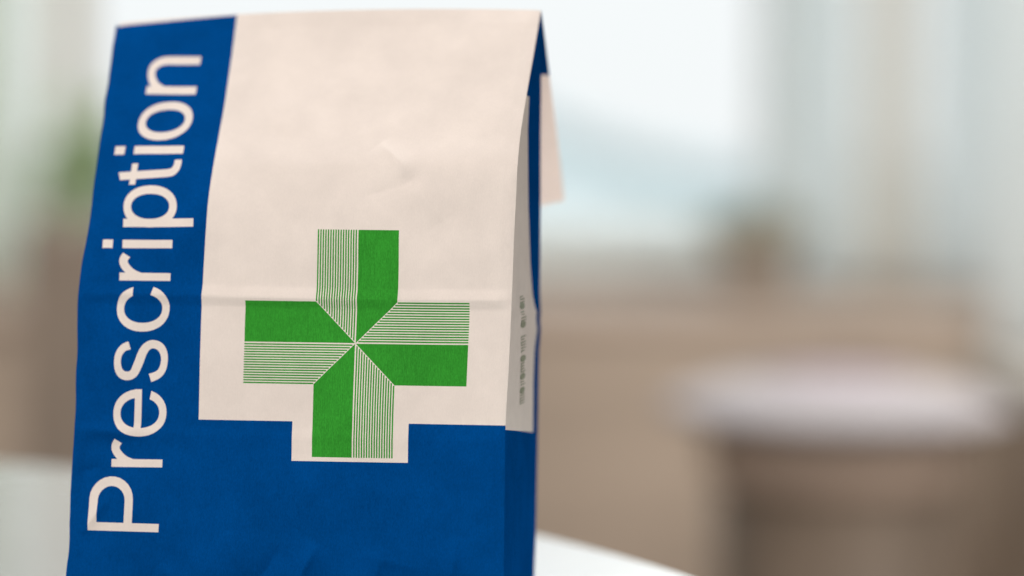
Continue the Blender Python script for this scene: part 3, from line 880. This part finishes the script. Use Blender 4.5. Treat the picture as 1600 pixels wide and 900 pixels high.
def curtain(name, x0, x1, y, z0, z1, waves, amp, mat, label, parent=None):
    n, nz = 160, 12
    V, F_ = [], []
    for j in range(nz + 1):
        z = z0 + (z1 - z0) * j / nz
        for i in range(n + 1):
            f = i / n
            V.append((x0 + (x1 - x0) * f + 0.006 * math.sin(z * 5 + f * 9), y + amp * math.sin(f * waves * 2 * math.pi + 0.3 * math.sin(z * 3))
                      + 0.3 * amp * math.sin(f * waves * 4.6 * math.pi + 1), z))
    for j in range(nz):
        for i in range(n):
            a = j * (n + 1) + i
            F_.append((a, a + 1, a + n + 2, a + n + 1))
    o = link_mesh(name, V, F_, mat, None, True)
    return tag(o, label, 'curtain')


curtain('curtain', 0.355, 0.47, 3.33, -0.038, 1.5, 2, 0.018, M_CURT, 'pale blue-grey curtain gathered at the edge of the window')
curtain('curtain', 0.475, 0.560, 3.33, -0.038, 1.5, 2, 0.016, M_CURT2, 'warm beige curtain hanging between two pale grey ones')
curtain('curtain', 0.565, 1.05, 3.31, -0.038, 1.5, 4, 0.018, M_CURT, 'pale grey curtain at the far right, on the wall side of the beige one')

curtain('curtain', 0.585, 1.0, 2.93, -0.095, 1.5, 4, 0.016, M_CURT, 'long pale curtain falling in front of the right end of the sideboard')
M_CURT3 = simple('grey_green_curtain', (0.80, 0.87, 0.81), 0.9, 0.1, 60.0, 0.05)
sheer(M_CURT3, (0.92, 1.0, 0.93), 0.6)
curtain('curtain', -1.1, -0.655, 3.31, -0.038, 1.5, 5, 0.018, M_CURT3, 'pale grey-green curtain at the far left, past the olive mullion')

# round stool with a white cushion
st = empty('stool', (0.305, 2.25, -0.75))
tag(st, 'round dark brown stool with a white cushion, in front of the sideboard', 'stool')
MB().lathe([(0, 0.0), (0.117, 0.0), (0.117, 0.02), (0.112, 0.03), (0.112, 0.588), (0, 0.588)], n=64).build('body', M_BROWN, st, True)
MB().lathe([(0, 0.5885), (0.116, 0.5885), (0.120, 0.595), (0.122, 0.640), (0.118, 0.645), (0, 0.645)], n=64).build('apron', simple('reddish_wood', (0.31, 0.245, 0.20), 0.55, 0.3, 5.0, 0.14, (1, 1, 5)), st, True)
cu = MB().lathe([(0, 0.646), (0.124, 0.646), (0.150, 0.650), (0.163, 0.656), (0.165, 0.659), (0.150, 0.668), (0.115, 0.680), (0.078, 0.686), (0, 0.687)], n=64).build('cushion', M_CUSH, st, True)
MB().lathe([(0, 0.6875), (0.070, 0.6875), (0.070, 0.6888), (0, 0.6895)], n=48).build('patch', M_PINK, cu, True)

# chair back mostly hidden behind the bag
M_CHAIR = simple('greyed_wood', (0.27, 0.225, 0.185), 0.6, 0.3, 6.0, 0.15, (5, 5, 1))
ch = empty('chair', (-0.36, 2.15, -0.75))
tag(ch, 'brown wooden chair partly hidden behind the left side of the paper bag', 'chair')
MB().box(-0.11, 0.20, -0.20, 0.20, 0.42, 0.455, 0.008).build('seat', M_CHAIR, ch)
MB().box(-0.085, 0.175, 0.185, 0.207, 0.50, 0.812, 0.006).build('backrest', M_CHAIR, ch)
for x in (-0.10, 0.19):
    MB().box(x - 0.014, x + 0.014, 0.185, 0.213, 0.0, 0.826, 0.004).build('leg', M_CHAIR, ch)
    MB().box(x - 0.014, x + 0.014, -0.195, -0.167, 0.0, 0.418, 0.004).build('leg', M_CHAIR, ch)

# cupboard cut by the right edge of the picture
cb = empty('cupboard', (0.64, 2.55, -0.75))
tag(cb, 'dull brown cupboard cut off by the right edge of the picture', 'cupboard')
MB().box(-0.105, 0.5, -0.2, 0.2, 0.04, 0.636).build('body', simple('dull_brown_wood', (0.36, 0.29, 0.23), 0.6, 0.3, 6.0, 0.15, (5, 5, 1)), cb)
MB().box(-0.115, 0.51, -0.21, 0.21, 0.638, 0.665, 0.003).build('top_board', simple('grey_board', (0.44, 0.42, 0.38), 0.6), cb)
MB().box(-0.09, 0.48, -0.18, 0.18, 0.0, 0.038).build('plinth', M_BROWN, cb)
